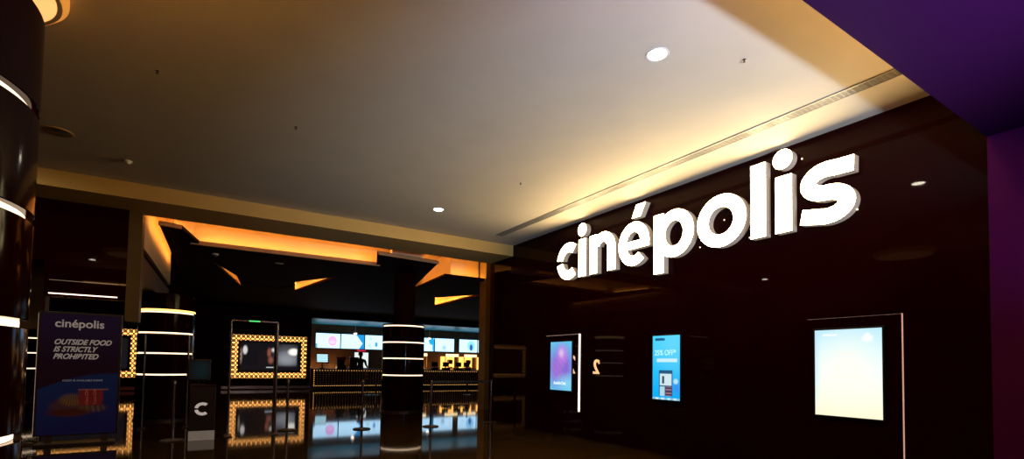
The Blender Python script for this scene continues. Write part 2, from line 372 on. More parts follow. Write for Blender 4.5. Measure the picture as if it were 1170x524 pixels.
v = thing('slot_vent', 'long narrow grey air vent in the ceiling beside the sign wall', 'vent', (0, 0, ZC))
MB().box(5.37, 5.385, 1.6, 9.3, -.012, 0).box(5.515, 5.53, 1.6, 9.3, -.012, 0).box(5.385, 5.515, 9.285, 9.3, -.012, 0).build('frame', M['vent'], v)
MB().box(5.385, 5.515, 1.6, 9.285, -.002, -.001).build('backing', M['ventdark'], v)
for k in range(6): MB().box(5.389 + k * .021, 5.399 + k * .021, 1.6, 9.285, -.010, -.003).build('blade', M['vent'], v)
b = MB()
for k in range(150): b.box(5.386, 5.514, 1.65 + k * .051, 1.662 + k * .051, -.0085, -.004)
b.build('cross_fins', M['vent'], v)

# ------------------------------------------------------------------ the sign
TH = .11
def strip(b, inner, outerp, closed=False):
    """ribbon between two polylines in (u, z), extruded through the letter's thickness; faces: material 0 front, 1 sides"""
    n = len(inner)
    P = lambda q, x: (x, -q[0], q[1])
    xf = W - TH; xb = W
    vs = [P(q, xf) for q in inner] + [P(q, xf) for q in outerp] + [P(q, xb) for q in inner] + [P(q, xb) for q in outerp]
    rng = range(n) if closed else range(n - 1)
    f0 = []; f1 = []
    for i in rng:
        j = (i + 1) % n
        f0.append((i, j, n + j, n + i))
        f1.append((i, j, 2 * n + j, 2 * n + i)); f1.append((n + i, n + j, 3 * n + j, 3 * n + i))
    if not closed:
        f1.append((0, n, 3 * n, 2 * n)); f1.append((n - 1, 2 * n - 1, 4 * n - 1, 3 * n - 1))
    b.cur = 0; o = len(b.v); b.add(vs, f0)
    b.cur = 1; b.f += [tuple(i + o for i in f) for f in f1]; b.mi += [1] * len(f1); b.cur = 0
def rect(b, u0, u1, z0, z1, sk=0):
    strip(b, [(u0, z0), (u0 + sk, z1)], [(u1, z0), (u1 + sk, z1)])
def arc(b, cu, cz, ru, rz, w, a0, a1, n=48, wz=None, closed=False):
    wz = wz or w
    A = [radians(a0 + (a1 - a0) * i / n) for i in range(n if closed else n + 1)]
    strip(b, [(cu + (ru - w) * cos(a), cz + (rz - wz) * sin(a)) for a in A], [(cu + ru * cos(a), cz + rz * sin(a)) for a in A], closed)
def disc(b, cu, cz, r, n=36):
    A = [2 * pi * i / n for i in range(n)]
    strip(b, [(cu + .001 * cos(a), cz + .001 * sin(a)) for a in A], [(cu + r * cos(a), cz + r * sin(a)) for a in A], True)
def polyline(b, pts, w):
    """ribbon of width w along a smooth centre line"""
    L = []; Rr = []
    for i, p in enumerate(pts):
        a = pts[max(0, i - 1)]; c = pts[min(len(pts) - 1, i + 1)]
        d = Vector((c[0] - a[0], c[1] - a[1])).normalized(); n = Vector((-d.y, d.x)) * (w(i / (len(pts) - 1)) if callable(w) else w) / 2
        L.append((p[0] + n.x, p[1] + n.y)); Rr.append((p[0] - n.x, p[1] - n.y))
    strip(b, L, Rr)
sign = thing('wall_sign', 'large glowing cream raised letters spelling the cinema name on the black wall', 'sign', (0, 0, 0))
ZB = 3.045; ZX = 3.755; xh = ZX - ZB; ZM = (ZB + ZX) / 2; SW = .205
LM = [M['face'], M['side']]
def letter(fn):
    b = MB(); fn(b); return b.build('letter', LM, sign)
def c_(b):
    cu = -7.68; r = .362
    arc(b, cu, ZM, r, r, .185, 52, 172); arc(b, cu, ZM, r, r, .185, 188, 308)
letter(c_)
def i_(u0, u1, dz=3.965):
    def f(b):
        rect(b, u0, u1, ZB, ZX); disc(b, (u0 + u1) / 2 - .01, dz, .124)
    return f
letter(i_(-7.375, -7.165, 3.93))
def n_(b):
    u0, u1 = -7.055, -6.385; w = .20
    rect(b, u0, u0 + w, ZB, ZX)
    r = (u1 - u0 - .12) / 2 + .04; cu = u1 - r
    rz = .32; cz = ZX + .01 - rz
    arc(b, cu, cz, r, rz, w, 0, 150, wz=.175)
    rect(b, u1 - w, u1, ZB, cz + .003)
letter(n_)
def e_(b):
    u0, u1 = -6.305, -5.615; cu = (u0 + u1) / 2; r = (u1 - u0) / 2
    arc(b, cu, ZM, r, xh / 2 + .01, .185, -3, 318 - 0, wz=.165) if False else None
    arc(b, cu, ZM, r, xh / 2 + .012, .185, 0, 312, wz=.165)
    rect(b, u0 + .15, u1 - .0015, ZM - .085, ZM + .045)
    # acute accent
    strip(b, [(cu - .04, ZX + .075), (cu + .06, ZX + .285)], [(cu + .15, ZX + .075), (cu + .27, ZX + .285)])
letter(e_)
def p_(b):
    u0 = -5.52; rect(b, u0, u0 + .20, ZB - .225, ZX)
    r = .36; arc(b, -4.762 - r, ZM, r, xh / 2 + .01, .19, 0, 360, wz=.17, closed=True)
letter(p_)
def o_(b): arc(b, -4.318, ZM, .385, xh / 2 + .012, .19, 0, 360, wz=.175, closed=True)
letter(o_)
letter(lambda b: rect(b, -3.872, -3.665, ZB, 4.01))
letter(i_(-3.54, -3.332))
def s_(b):
    cu = -2.93; rx = .285; w = .18; rz = (xh + .02 - w) / 4 + .0
    pts = []
    k = rx - w / 2 + .015
    top = ZX + .01 - w / 2 - rz; bot = ZB - .01 + w / 2 + rz
    pts.append((cu + .285, top + rz * .80 + .012))
    for i in range(25):
        a = radians(68 + (270 - 68) * i / 24); pts.append((cu - .01 + k * cos(a) + .01, top + rz * sin(a)))
    for i in range(1, 25):
        a = radians(90 - (90 + 112) * i / 24); pts.append((cu + k * cos(a), bot + rz * sin(a)))
    pts.append((cu - .29, bot - rz * .66))
    polyline(b, pts, w)
letter(s_)
# little fixing pins seen beside the letters
for (y, z) in [(3.95, 3.10), (2.66, 3.15), (4.33, 3.43), (4.73, 3.12), (3.26, 3.93)]:
    MB().lathe(W - .01, y, [(.008, z - .008), (.008, z + .008)], 10).build('fixing_pin', M['ring'], sign)

# ------------------------------------------------------------------ lit posters on the black wall
RZ = -pi / 2
def poster(name, label, yc, z0, w, h, fn, nx, ny, grp='lit poster screens on the black wall'):
    t = thing(name, label, 'screen', (W, yc, 0), RZ, grp)
    b = MB(); e = .022
    b.box(-w / 2 - e, w / 2 + e, -.035, -.010, z0 - e, z0 + h + e); b.build('housing', M['plastic'], t, bevel=.004)
    MB().box(-w / 4, w / 8, -.010, -.0005, z0 + .1, z0 + h - .1).build('wall_bracket', M['dsteel'], t)
    picture('screen_panel', w, h, fn, t, y=-.0365, z0=z0, nx=nx, ny=ny)
    return t
def pic1(u, v):
    c = mix((.12, .60, .85), (.24, .16, .72), blob(u, v, .5, .48, .60, .40, .5))
    c = mix(c, (.65, .25, .85), blob(u, v, .55, .72, .22, .18, .5) * .8)
    c = mix(c, (.75, .62, .8), blob(u, v, .52, .76, .10, .08, .6) * .8)
    c = mix(c, (.45, .20, .75), blob(u, v, .35, .45, .22, .2, .6) * .7)
    s = .5 + .5 * sin(u * 47 + v * 9) * sin(u * 23 - v * 31)
    c = mix(c, (.30, .12, .45), .45 * s * blob(u, v, .5, .42, .5, .25, .4))
    c = mix(c, (.25, .75, .95), blob(u, v, .8, .15, .4, .14, .7) * .7)
    return c
p1 = poster('digital_poster', 'blue and purple lit movie poster screen, farthest from the camera on the black wall', 7.985, .87, .68, .965, pic1, 60, 80)
words('lettering', 'InsideOut', .085, mat('cyan_white_print', (.8, .8, .8), .5, emit=(.75, .95, 1), es=.9), p1, (-.23, -.04, .985), shear=.3, sx=1.15, offset=.002)
def pic2(u, v):
    c = mix((.00, .42, .95), (.05, .70, 1.05), v)
    c = mix(c, (.22, .72, .95), blob(u, v, .75, .85, .5, .3, .9) * .5)
    if inbox(u, v, .16, .90, .585, .645): c = (.62, .90, 1.0)
    if inbox(u, v, .10, .46, .92, .955): c = (.01, .12, .30)
    if inbox(u, v, .24, .74, .06, .46): c = (.02, .10, .22)
    if inbox(u, v, .27, .71, .22, .40): c = (.65, .82, .88)
    if inbox(u, v, .36, .44, .25, .37): c = (.05, .08, .12)
    if inbox(u, v, .27, .46, .06, .20): c = (.45, .70, .80)
    if inbox(u, v, .50, .71, .06, .20): c = (.08, .04, .10) if int(v * 60) % 3 else (.4, .2, .25)
    c = mix(c, (.05, .25, .9), blob(u, v, .88, .2, .1, .1, .5) * .8)
    c = mix(c, (.6, .9, 1), blob(u, v, .86, .29, .08, .04, .3) * .8)
    if v < .035: c = (.65, .85, .95) if int(u * 9) % 2 else (.2, .6, .85)
    return c
p2 = poster('digital_poster', 'cyan lit poster screen showing a phone, middle one on the black wall', 5.33, .855, .53, .995, pic2, 60, 110)
words('lettering', '25% OFF*', .118, mat('pale_cyan_print', (.8, .9, .9), .5, emit=(.45, .85, 1), es=1), p2, (-.225, -.04, 1.545), sx=.86)
words('lettering', 'cinépolis', .05, mat('navy_print', (.01, .05, .1), .5, emit=(.01, .08, .2), es=1), p2, (-.21, -.0405, 1.79), sx=.8)
def pic3(u, v):
    c = mix((1.05, .98, .68), (.88, 1.05, 1.0), min(1, v * 2.0))
    c = mix(c, (.50, .84, 1.0), max(0, (v - .55) / .45) * .85)
    c = mix(c, (1.15, 1.08, .9), blob(u, v, .5, .5, .42, .36, .6) * .6)
    c = mix(c, (.55, .82, .98), max(0, 1 - u / .10) * .7 * min(1, v * 2))
    c = mix(c, (1.1, 1.15, 1.15), blob(u, v, .80, .89, .07, .035, .4) * .8)
    c = mix(c, (1.1, 1.15, 1.15), blob(u, v, .80, .93, .03, .02, .4) * .8)
    if inbox(u, v, .13, .34, .93, .955): c = (.95, 1.1, 1.1)
    for k, (a, b_) in enumerate([(.3, .68), (.22, .74), (.34, .62), (.26, .72), (.40, .58)]):
        if inbox(u, v, a, b_, .72 - k * .085, .735 - k * .085): c = mix(c, (1.0, .93, .86), .5)
    return c
p3 = poster('digital_poster', 'pale blue to cream lit screen, nearest the camera and largest looking on the black wall', 2.77, .835, .685, .98, pic3, 50, 90)

l1 = thing('wall_light', 'white light line standing beside the purple poster screen, with a faint top line', 'light', (W, 7.44, 0), RZ)
MB().box(-.015, .015, -.02, -.0005, .49, 1.97).build('vertical_line', M['led'], l1)
MB().box(-1.07, -.016, -.02, -.0005, 1.965, 1.975).build('top_line', M['leddim'], l1)
MB().box(-.02, .02, -.024, -.0005, .47, .489).build('end_cap', M['dsteel'], l1)
l2 = thing('wall_light', 'warm thin light line right of the pale cream screen', 'light', (W, 2.255, 0), RZ)
MB().box(-.0045, .0045, -.012, -.0005, .12, 1.955).build('vertical_line', mat('warm_led_line', (.8, .5, .4), .4, emit=(1, .55, .38), es=.55), l2)
MB().box(-.011, .011, -.013, -.0005, .10, .119).build('end_cap', M['dsteel'], l2)
MB().box(-.96, -.007, -.006, -.0005, 1.951, 1.953).build('top_line', M['leddim'], l2)
o = words('reflected_number', '2', .37, M['gold'], None, (W - .012, 6.87, 1.222), (pi / 2, 0, -pi / 2), sx=-.95, extrude=.01, offset=.004)  # mirrored glyph stands in for a reflection in the glossy wall
tag(o, 'gold reflection of a numeral two, built as a glyph on the black wall, clear of the poster', 'reflection', 'reflected gold numerals on the black wall')
o = words('reflected_number', '2', .50, M['gold'], None, (W - .004, 7.56, 1.215), (pi / 2, 0, -pi / 2), sx=-.9, extrude=.003, offset=.003)  # second glyph, also built in place of a wall reflection
tag(o, 'gold reflection of a numeral, built as a glyph half hidden behind the purple poster screen', 'reflection', 'reflected gold numerals on the black wall')

# ------------------------------------------------------------------ the poster stand at the left
ps = thing('poster_stand', 'tall dark blue poster stand saying outside food is strictly prohibited', 'poster stand', (-1.56, 10.42, 0), radians(2.0))
pw, ph = .96, 1.88
MB().box(-pw / 2 - .03, pw / 2 + .03, -.04, .04, .14, .16 + ph + .03).build('housing', M['plastic'], ps, bevel=.006)
for s in (-1, 1): MB().box(s * .34 - .04, s * .34 + .04, -.03, .03, .035, .14).build('leg', M['dsteel'], ps)
MB().box(-pw / 2, pw / 2, -.2, .2, 0.001, .035).build('base_plate', M['plastic'], ps, bevel=.004)
MB().box(-pw / 2 - .034, -pw / 2 - .028, -.046, -.040, .16, .16 + ph).build('edge_line', M['leddim'], ps)
def totem(u, v):
    top = (.0055, .0022, .0085); low = (.0035, .0045, .020)
    c = top if v > .50 else low
    # curved edge of the blue lower field
    edge = .385 + .13 * sin(min(1, u * 1.15) * pi / 2)
    c = mix(mix((.009, .0035, .014), (.0075, .0015, .004), (.95 - v) / .4), (.0045, .0085, .030), max(0, min(1, (edge - v) / .02)))
    if v < edge: c = mix(c, (.0045, .0035, .022), (edge - v) / .45)
    # fries / sandwich
    f = blob(u, v, .40, .225, .25, .075, .2); c = mix(c, (.034, .009, .003), f * (.75 + .25 * sin(u * 70) * sin(v * 110)))
    f = blob(u, v, .42, .285, .15, .050, .25); c = mix(c, (.085, .032, .005), f * (.55 + .45 * sin(u * 120 + (u - .42) * (v - .2) * 900)))
    f = blob(u, v, .69, .215, .17, .035, .3); c = mix(c, (.060, .022, .005), f * (.6 + .4 * sin(u * 90 + v * 40)))
    f = blob(u, v, .40, .180, .26, .030, .3); c = mix(c, (.028, .004, .002), f)
    if inbox(u, v, .50 + (.36 - v) * .12, .82 - (.36 - v) * .10, .235, .365): c = (.075, .006, .005)
    if inbox(u, v, .50, .88, .363, .374): c = (.10, .03, .028)
    return tuple(q * .62 for q in c)
picture('poster', pw, ph, totem, ps, y=-.0415, z0=.16, nx=90, ny=180)
words('lettering', 'cinépolis', .175, M['text'], ps, (-.02, -.043, 1.835), align='CENTER', sx=.98, offset=.003)
for k, s in enumerate(['OUTSIDE FOOD', 'IS STRICTLY', 'PROHIBITED']):
    words('lettering', s, .112, M['text'], ps, (-.325, -.043, 1.565 - k * .113), shear=.35, sx=.86, offset=.0035)
words('lettering', 'FOOD IS AVAILABLE INSIDE', .040, mat('faint_print', (.3, .3, .3), .5, emit=(.3, .3, .35), es=.25), ps, (-.20, -.043, .985), sx=1.0)
for k in range(2):
    words('lettering', 'Coca-Cola', .056, M['textred'], ps, (.125 + k * .10, -.043, .615), (pi / 2, -pi / 2 - .05, 0), shear=.4, sx=1.0)

# ------------------------------------------------------------------ stanchions
def stanchion(x, y, label, grp='chrome queue posts'):
    t = thing('queue_post', label, 'queue post', (x, y, 0), group=grp)
    MB().lathe(0, 0, [(.17, .001), (.175, .008), (.165, .02), (.05, .034), (.03, .04)], 40).build('base', M['dsteel'], t, smooth=True)
    MB().lathe(0, 0, [(.025, .035), (.025, .93)], 24).build('post', M['steel'], t, smooth=True)
    MB().lathe(0, 0, [(.025, .93), (.032, .935), (.032, .99), (.026, 1.0), (.012, 1.004)], 24).build('belt_head', M['dsteel'], t, smooth=True)
    return t
q0 = stanchion(2.90, 10.34, 'chrome queue post with round base left of the ringed column')
dup(q0, (4.33, 10.16, 0), 'chrome queue post just right of the ringed column, holding a belt')
dup(q0, (5.87, 10.25, 0), 'chrome queue post in front of the tan pilaster')
dup(q0, (1.55, 10.76, 0), 'chrome queue post just right of the tall metal gate')
dup(q0, (-.30, 10.15, 0), 'chrome queue post left of the small podium')
dup(q0, (-2.27, 10.62, 0), 'chrome queue post between the big left column and the poster stand')
dup(q0, (6.10, 21.1, 0), 'distant queue post in front of the counter, left one of the pair')
dup(q0, (6.48, 21.1, 0), 'distant queue post in front of the counter, right one of the pair')
dup(q0, (10.23, 20.0, 0), 'distant queue post seen between the ringed column and the tan pilaster')
o = MB().bar((4.364, 10.163, .96), (5.836, 10.247, .96), .004, .05).build('queue_belt', M['belt'])
tag(o, 'dark belt stretched between the two queue posts beside the tan pilaster', 'queue belt')

# ------------------------------------------------------------------ gates
def gate(x, y, w, h, r1, label, green=True):
    t = thing('security_gate', label, 'gate', (x, y, 0), group='walk through gates')
    for s, r in ((-1, r1 * .75), (1, r1 * 1.2)):
        MB().lathe(s * w / 2, 0, [(r, .02), (r, h)], 20).build('post', M['steel'], t, smooth=True)
        MB().box(s * w / 2 - .06, s * w / 2 + .06, -.2, .22, .001, .02).build('foot', M['dsteel'], t, bevel=.004)
        MB().lathe(s * w / 2, .20, [(r * .8, .02), (r * .8, h - .01)], 20).build('rear_post', M['dsteel'], t, smooth=True)
    MB().box(-w / 2, w / 2, -.015, .015, h, h + .022).build('crossbar', M['steel'], t, bevel=.004)
    if green: MB().box(-.10, .08, -.024, -.0205, h + .0, h + .022).build('indicator_light', M['green'], t)
    return t
gate(.895, 10.35, .76, 2.07, .022, 'tall slim walk through metal gate with a green light on top')
gate(-.50, 12.1, .72, 1.84, .016, 'slim metal gate in front of the left ringed column', green=False)

# ------------------------------------------------------------------ podium
pd = thing('podium', 'small black podium with a broken letter C on its front', 'podium', (.115, 10.0, 0))
MB().box(-.19, .19, -.005, .34, .16, .90).build('body', M['plastic'], pd, bevel=.008)
MB().box(-.20, .20, -.015, .35, .90, .925).build('top', M['dark'], pd, bevel=.004)
MB().box(-.19, .19, -.008, .34, .001, .16).build('kick_panel', mat('glowing_kick_panel', (.35, .33, .32), .25, emit=(.6, .53, .50), es=.10), pd, bevel=.003)  # faint glow put in for the bright reflection on the steel
b = MB()
for a0, a1 in ((50, 170), (190, 310)):
    n = 20; A = [radians(a0 + (a1 - a0) * i / n) for i in range(n + 1)]
    for i in range(n):
        q = []
        for y in (-.014, -.006):
            for (r, a) in ((.065, A[i]), (.115, A[i]), (.115, A[i + 1]), (.065, A[i + 1])): q.append((r * cos(a) * 1.0, y, .53 + r * .95 * sin(a)))
        b.add(q, [(0, 1, 2, 3), (7, 6, 5, 4), (0, 4, 5, 1), (2, 6, 7, 3), (1, 5, 6, 2), (3, 7, 4, 0)])
b.build('logo', M['logo'], pd)
mn = thing('monitor', 'dim dark blue monitor standing on the small podium', 'monitor', (.05, 10.2, .925))
MB().box(-.17, .17, 0, .03, .08, .44).build('housing', M['plastic'], mn, bevel=.012)
picture('screen_panel', .30, .32, lambda u, v: mix((.004, .004, .004), (.004, .010, .012), blob(u, v, .6, .5, .4, .45, .6)), mn, y=-.002, z0=.10, nx=12, ny=12)
MB().box(-.02, .02, .01, .03, .01, .08).build('neck', M['plastic'], mn); MB().box(-.1, .1, -.05, .1, .0005, .012).build('foot', M['plastic'], mn)

# ------------------------------------------------------------------ lattice framed screens
def lattice_frame(x0, x1, z0, z1, y, bw, label, fn):
    t = thing('framed_screen', label, 'screen', (x0, y, 0), group='screens in glowing lattice frames')
    w = x1 - x0
    b = MB(); b.box(0, w, -.06, -.0005, z0, z1); b.build('housing', M['fret'], t)
    b = MB()
    for (a, c, d, e) in ((0, w, z0, z0 + bw), (0, w, z1 - bw, z1), (0, bw, z0 + bw, z1 - bw), (w - bw, w, z0 + bw, z1 - bw)):
        b.box(a + .01, c - .01, -.07, -.061, d + .01, e - .01)
    b.build('backlight', M['frback'], t)
    # fretwork: rings, crosses and borders in black
    f = MB(); cell = bw / 1.5
    def cellat(cx, cz):
        k = cell / 2
        f.bar((cx - k, -.078, cz - k), (cx + k, -.078, cz + k), .02, .040)
        f.bar((cx - k, -.078, cz + k), (cx + k, -.078, cz - k), .02, .040)
        n = 8
        for i in range(n):
            a = 2 * pi * i / n; c2 = 2 * pi * (i + 1) / n
            f.bar((cx + k * .62 * cos(a), -.079, cz + k * .62 * sin(a)), (cx + k * .62 * cos(c2), -.079, cz + k * .62 * sin(c2)), .02, .032)
    nx = round(w / cell); nz = round((z1 - z0) / cell); cx_ = w / nx; cz_ = (z1 - z0) / nz
    for i in range(nx):
        for j in range(nz):
            
            if bw + .02 < (i + .5) * cx_ < w - bw - .02 and bw + .02 < (j + .5) * cz_ < z1 - z0 - bw - .02: continue
            cellat((i + .5) * cx_, z0 + (j + .5) * cz_)
    for (a, c, d, e) in ((0, w, z0, z0 + .025), (0, w, z1 - .025, z1), (0, .025, z0, z1), (w - .025, w, z0, z1),
                         (bw - .012, w - bw + .012, z0 + bw - .012, z0 + bw + .012), (bw - .012, w - bw + .012, z1 - bw - .012, z1 - bw + .012),
                         (bw - .012, bw + .012, z0 + bw, z1 - bw), (w - bw - .012, w - bw + .012, z0 + bw, z1 - bw)):
        f.box(a, c, -.088, -.070, d, e)
    f.build('fretwork', M['fret'], t)
    picture('screen_panel', w - 2 * bw - .12, z1 - z0 - 2 * bw - .2, fn, t, y=-.065, z0=z0 + bw + .1, x0=bw + .06, nx=120, ny=60)
    return t
def movie(u, v):
    c = (.006, .005, .007)
    c = mix(c, (.13, .135, .155), blob(u, v, .80, .50, .24, .38, .5) * .9)
    c = mix(c, (.42, .44, .48), blob(u, v, .78, .42, .16, .22, .6) * .5)
    c = mix(c, (1.2, 1.15, 1.05), blob(u, v, .90, .70, .085, .12, .4))
    c = mix(c, (.65, .60, .55), blob(u, v, .545, .75, .03, .07, .5))
    c = mix(c, (.010, .006, .007), blob(u, v, .44, .35, .14, .42, .2))
    c = mix(c, (.24, .075, .050), blob(u, v, .480, .66, .032, .16, .4))
    c = mix(c, (.30, .10, .07), blob(u, v, .51, .38, .04, .12, .5) * .8)
    c = mix(c, (.70, .68, .66), blob(u, v, .085, .74, .035, .15, .3))
    c = mix(c, (.25, .18, .14), blob(u, v, .02, .52, .02, .25, .4))
    c = mix(c, (.005, .004, .005), blob(u, v, .985, .5, .03, .6, .3))
    c = mix(c, (.008, .006, .008), max(0, (.22 - v) / .1))
    if inbox(u, v, .44, .58, .09, .13): c = (.55, .6, .62)
    return c
lattice_frame(1.35, 4.68, .52, 2.61, 26.8, .30, 'wide screen playing a dark movie scene in a glowing gold lattice frame', movie)
lattice_frame(-5.45, -2.10, .55, 2.64, 26.8, .30, 'gold lattice framed screen mostly hidden behind the poster stand', lambda u, v: (.01, .008, .01))

# ------------------------------------------------------------------ snack counter
ct = thing('snack_counter', 'long dark snack counter with rows of tiny gold lights on its front', 'counter', (0, 26.3, 0))
MB().box(4.92, 20.3, .05, .75, .10, .98).build('body', M['dark'], ct)
MB().box(4.88, 20.4, 0, .80, .98, 1.03).build('countertop', M['plastic'], ct, bevel=.006)
MB().box(4.92, 20.3, .10, .75, .001, .10).build('plinth', M['plastic'], ct)
b = MB(); x = 4.95
while x < 15.5: b.box(x, x + .04, .040, .049, .92, .955); x += .13
x = 4.95
while x < 15.5: b.box(x, x + .045, .040, .049, .16, .19); x += .10
z = .22
while z < .92: b.box(4.95, 4.99, .040, .049, z, z + .035); z += .10
b.build('light_dots', M['dots'], ct)['kind'] = 'stuff'
b = MB()
for j in range(6):
    x = 5.1
    while x < 15.5: b.box(x, x + .05, .042, .049, .28 + j * .11, .31 + j * .11); x += .14
b.build('faint_light_dots', M['dotsdim'], ct)['kind'] = 'stuff'

# menu boards above the counter: the light is bluish and bright
WH = (.84, 1.38, 1.85)
def mb1(u, v):
    c = WH
    c = mix(c, (1.2, .30, 1.05), blob(u, v, .68, .5, .19, .36, .12) * .75); c = mix(c, (1.3, .9, 1.3), blob(u, v, .68, .42, .13, .12, .3) * .7)
    if inbox(u, v, .05, .32, .3, .36) or inbox(u, v, .05, .36, .55, .60): c = mix(c, (1, .8, 1.0), .4)
    if u < .08 and v < .3: c = (.2, .5, .6)
    return c
def mb2(u, v):
    edge = .64 + (1 - v) / .62 * .29 if v > .38 else .93 - (.38 - v) * .40
    return (.02, .35, .85) if u > edge else WH
def mb3(u, v):
    c = WH
    c = mix(c, (.10, .35, .95), blob(u, v, .50, .35, .06, .18, .2)); c = mix(c, (.4, .8, .9), blob(u, v, .25, .75, .06, .12, .3) * .7)
    c = mix(c, (.4, .9, 1.0), blob(u, v, .22, .25, .06, .12, .3) * .7); return mix(c, (.8, .9, .9), blob(u, v, .66, .3, .03, .12, .3) * .6)
def mb5(u, v):
    c = WH
    return mix(c, (.02, .45, .95), max(blob(u, v, .86, .78, .14, .3, .15), 1 if u > .9 - .0 and v < .9 and u > .86 + abs(v - .4) * .2 else 0))
def mb6(u, v):
    c = WH
    c = mix(c, (.35, .45, .75), blob(u, v, .48, .3, .10, .2, .4) * .7)
    for q in (.25, .5, .75): c = mix(c, (.8, .55, .6), blob(u, v, .87, q, .04, .06, .4) * .6)
    c = mix(c, (.8, .75, .8), blob(u, v, .24, .75, .04, .06, .4) * .6); return mix(c, (.8, .75, .8), blob(u, v, .24, .2, .04, .06, .4) * .6)
def mb7(u, v):
    c = WH
    c = mix(c, (.35, .9, 1.5), blob(u, v, .66, .52, .22, .40, .12)); c = mix(c, (.02, .12, .5), blob(u, v, .66, .38, .08, .26, .2))
    return mix(c, (.6, .6, .8), blob(u, v, .27, .36, .14, .05, .3) * .6)
boards = [(5.85, mb1, 'menu screen with a pink circle, first on the left above the counter'),
          (7.29, mb2, 'white menu screen with a blue triangle on its right side'),
          (8.73, mb3, 'menu screen with a small blue drink, left of the ringed column'),
          (11.92, mb5, 'menu screen with a blue right edge, just right of the ringed column'),
          (13.36, mb6, 'plain white menu screen, before the dark gap in the row of menus'),
          (15.14, mb7, 'menu screen with a blue circle and dark cup, beside the tan pilaster'),
          (16.58, mb3, 'last menu screen of the row, cut off by the tan pilaster')]
for x, fn, lab in boards:
    t = thing('menu_screen', lab, 'menu screen', (x, 31.0, 0), group='menu screens above the counter')
    MB().box(0, 1.42, -.06, -.0005, 2.17, 3.08).build('housing', M['plastic'], t)
    picture('screen_panel', 1.38, .86, fn, t, y=-.062, z0=2.195, x0=.02, nx=50, ny=40)
for x, y, z, lab in ((8.0, 30.4, 3.10, 'tiny round lamp above the second menu screen'), (12.75, 30.4, 3.0, 'tiny round lamp above the menu screen right of the ringed column')):
    t = thing('spot_lamp', lab, 'lamp', (x, y, z), group='small lamps over the menu screens')
    MB().lathe(0, 0, [(.02, .45), (.02, .10), (.09, .09), (.09, .01)], 20).build('shade', M['trimw'], t, smooth=True)
    MB().lathe(0, 0, [(.085, .009), (.085, -.02), (.04, -.04)], 20).build('lens', M['lamp2'], t, smooth=True)

# things on and behind the counter
mo = thing('order_monitor', 'tilted white and blue order monitor at the left end of the counter', 'monitor', (5.38, 26.55, 1.03))
b = MB(); b.add([(-.27, -.04, .30), (.31, -.04, .30), (.27, .06, .76), (-.29, .06, .76), (-.27, 0, .28), (.31, 0, .28), (.27, .10, .76), (-.29, .10, .76)],
      [(0, 1, 2, 3), (7, 6, 5, 4), (0, 4, 5, 1), (1, 5, 6, 2), (2, 6, 7, 3), (3, 7, 4, 0)]); b.build('housing', M['plastic'], mo)
scr = picture('screen_panel', .52, .40, lambda u, v: mix((.25, .75, 1.0), (.85, 1.0, 1.05), .4 + .5 * sin(v * 22)), mo, y=0, z0=0, nx=10, ny=30)
scr.rotation_euler = (-.214, 0, 0); scr.location = (.0, -.040, .33)
MB().box(-.03, .03, 0.0, .05, .02, .30).build('stand', M['plastic'], mo); MB().box(-.12, .12, -.05, .12, .001, .02).build('foot', M['plastic'], mo)
# soda / popcorn machines
def machine(x, lab, top, seed, w=.46, h=.62):
    t = thing('drink_machine', lab, 'machine', (x, 26.75, 1.03), group='machines on the counter')
    MB().box(-w / 2, w / 2, -.15, .15, 0.001, h * .30).build('drip_base', M['plastic'], t, bevel=.01)
    MB().box(-w / 2 + .04, w / 2 - .04, 0.0, .15, h * .30, h * .75).build('body', M['plastic'], t, bevel=.01)
    MB().box(-w / 2, w / 2, -.15, .15, h * .75, h * .98).build('head', top, t, bevel=.02)
    for k in (-1, 0, 1): MB().lathe(k * w * .25, -.09, [(.022, h * .75), (.022, h * .66), (.012, h * .62)], 12).build('nozzle', M['steel'], t, smooth=True)
    return t
machine(6.35, 'counter machine with a red head, right of the order monitor', M['red'], 1)
machine(7.0, 'counter machine with a dark head, left of the staff member', M['plastic'], 2)
cups = MB().lathe(0, 0, [(.035, .001), (.05, .26)], 16).build('paper_cup', mat('white_paper', (.6, .55, .5), .6, noise=.05), None, smooth=True)
cups.location = (6.70, 26.42, 1.031); tag(cups, 'white paper cup between the two left counter machines', 'cup')

# bright doorway behind the staff member with a red sign above
dw = thing('service_hatch', 'bright white service opening behind the staff member', 'hatch', (8.55, 31.0, 0))
MB().box(-.42, .42, -.03, -.001, 1.05, 1.98).build('lit_panel', M['white'], dw)
MB().box(-.46, -.42, -.05, -.001, 1.02, 2.02).box(.42, .46, -.05, -.001, 1.02, 2.02).box(-.42, .42, -.05, -.001, 1.98, 2.02).build('frame', M['dsteel'], dw)
o = words('hatch_sign', 'TAKE AWAY', .14, M['redsign'], None, (8.25, 30.95, 2.05), sx=.7, offset=.006)
tag(o, 'small red lit words above the bright service opening', 'sign')

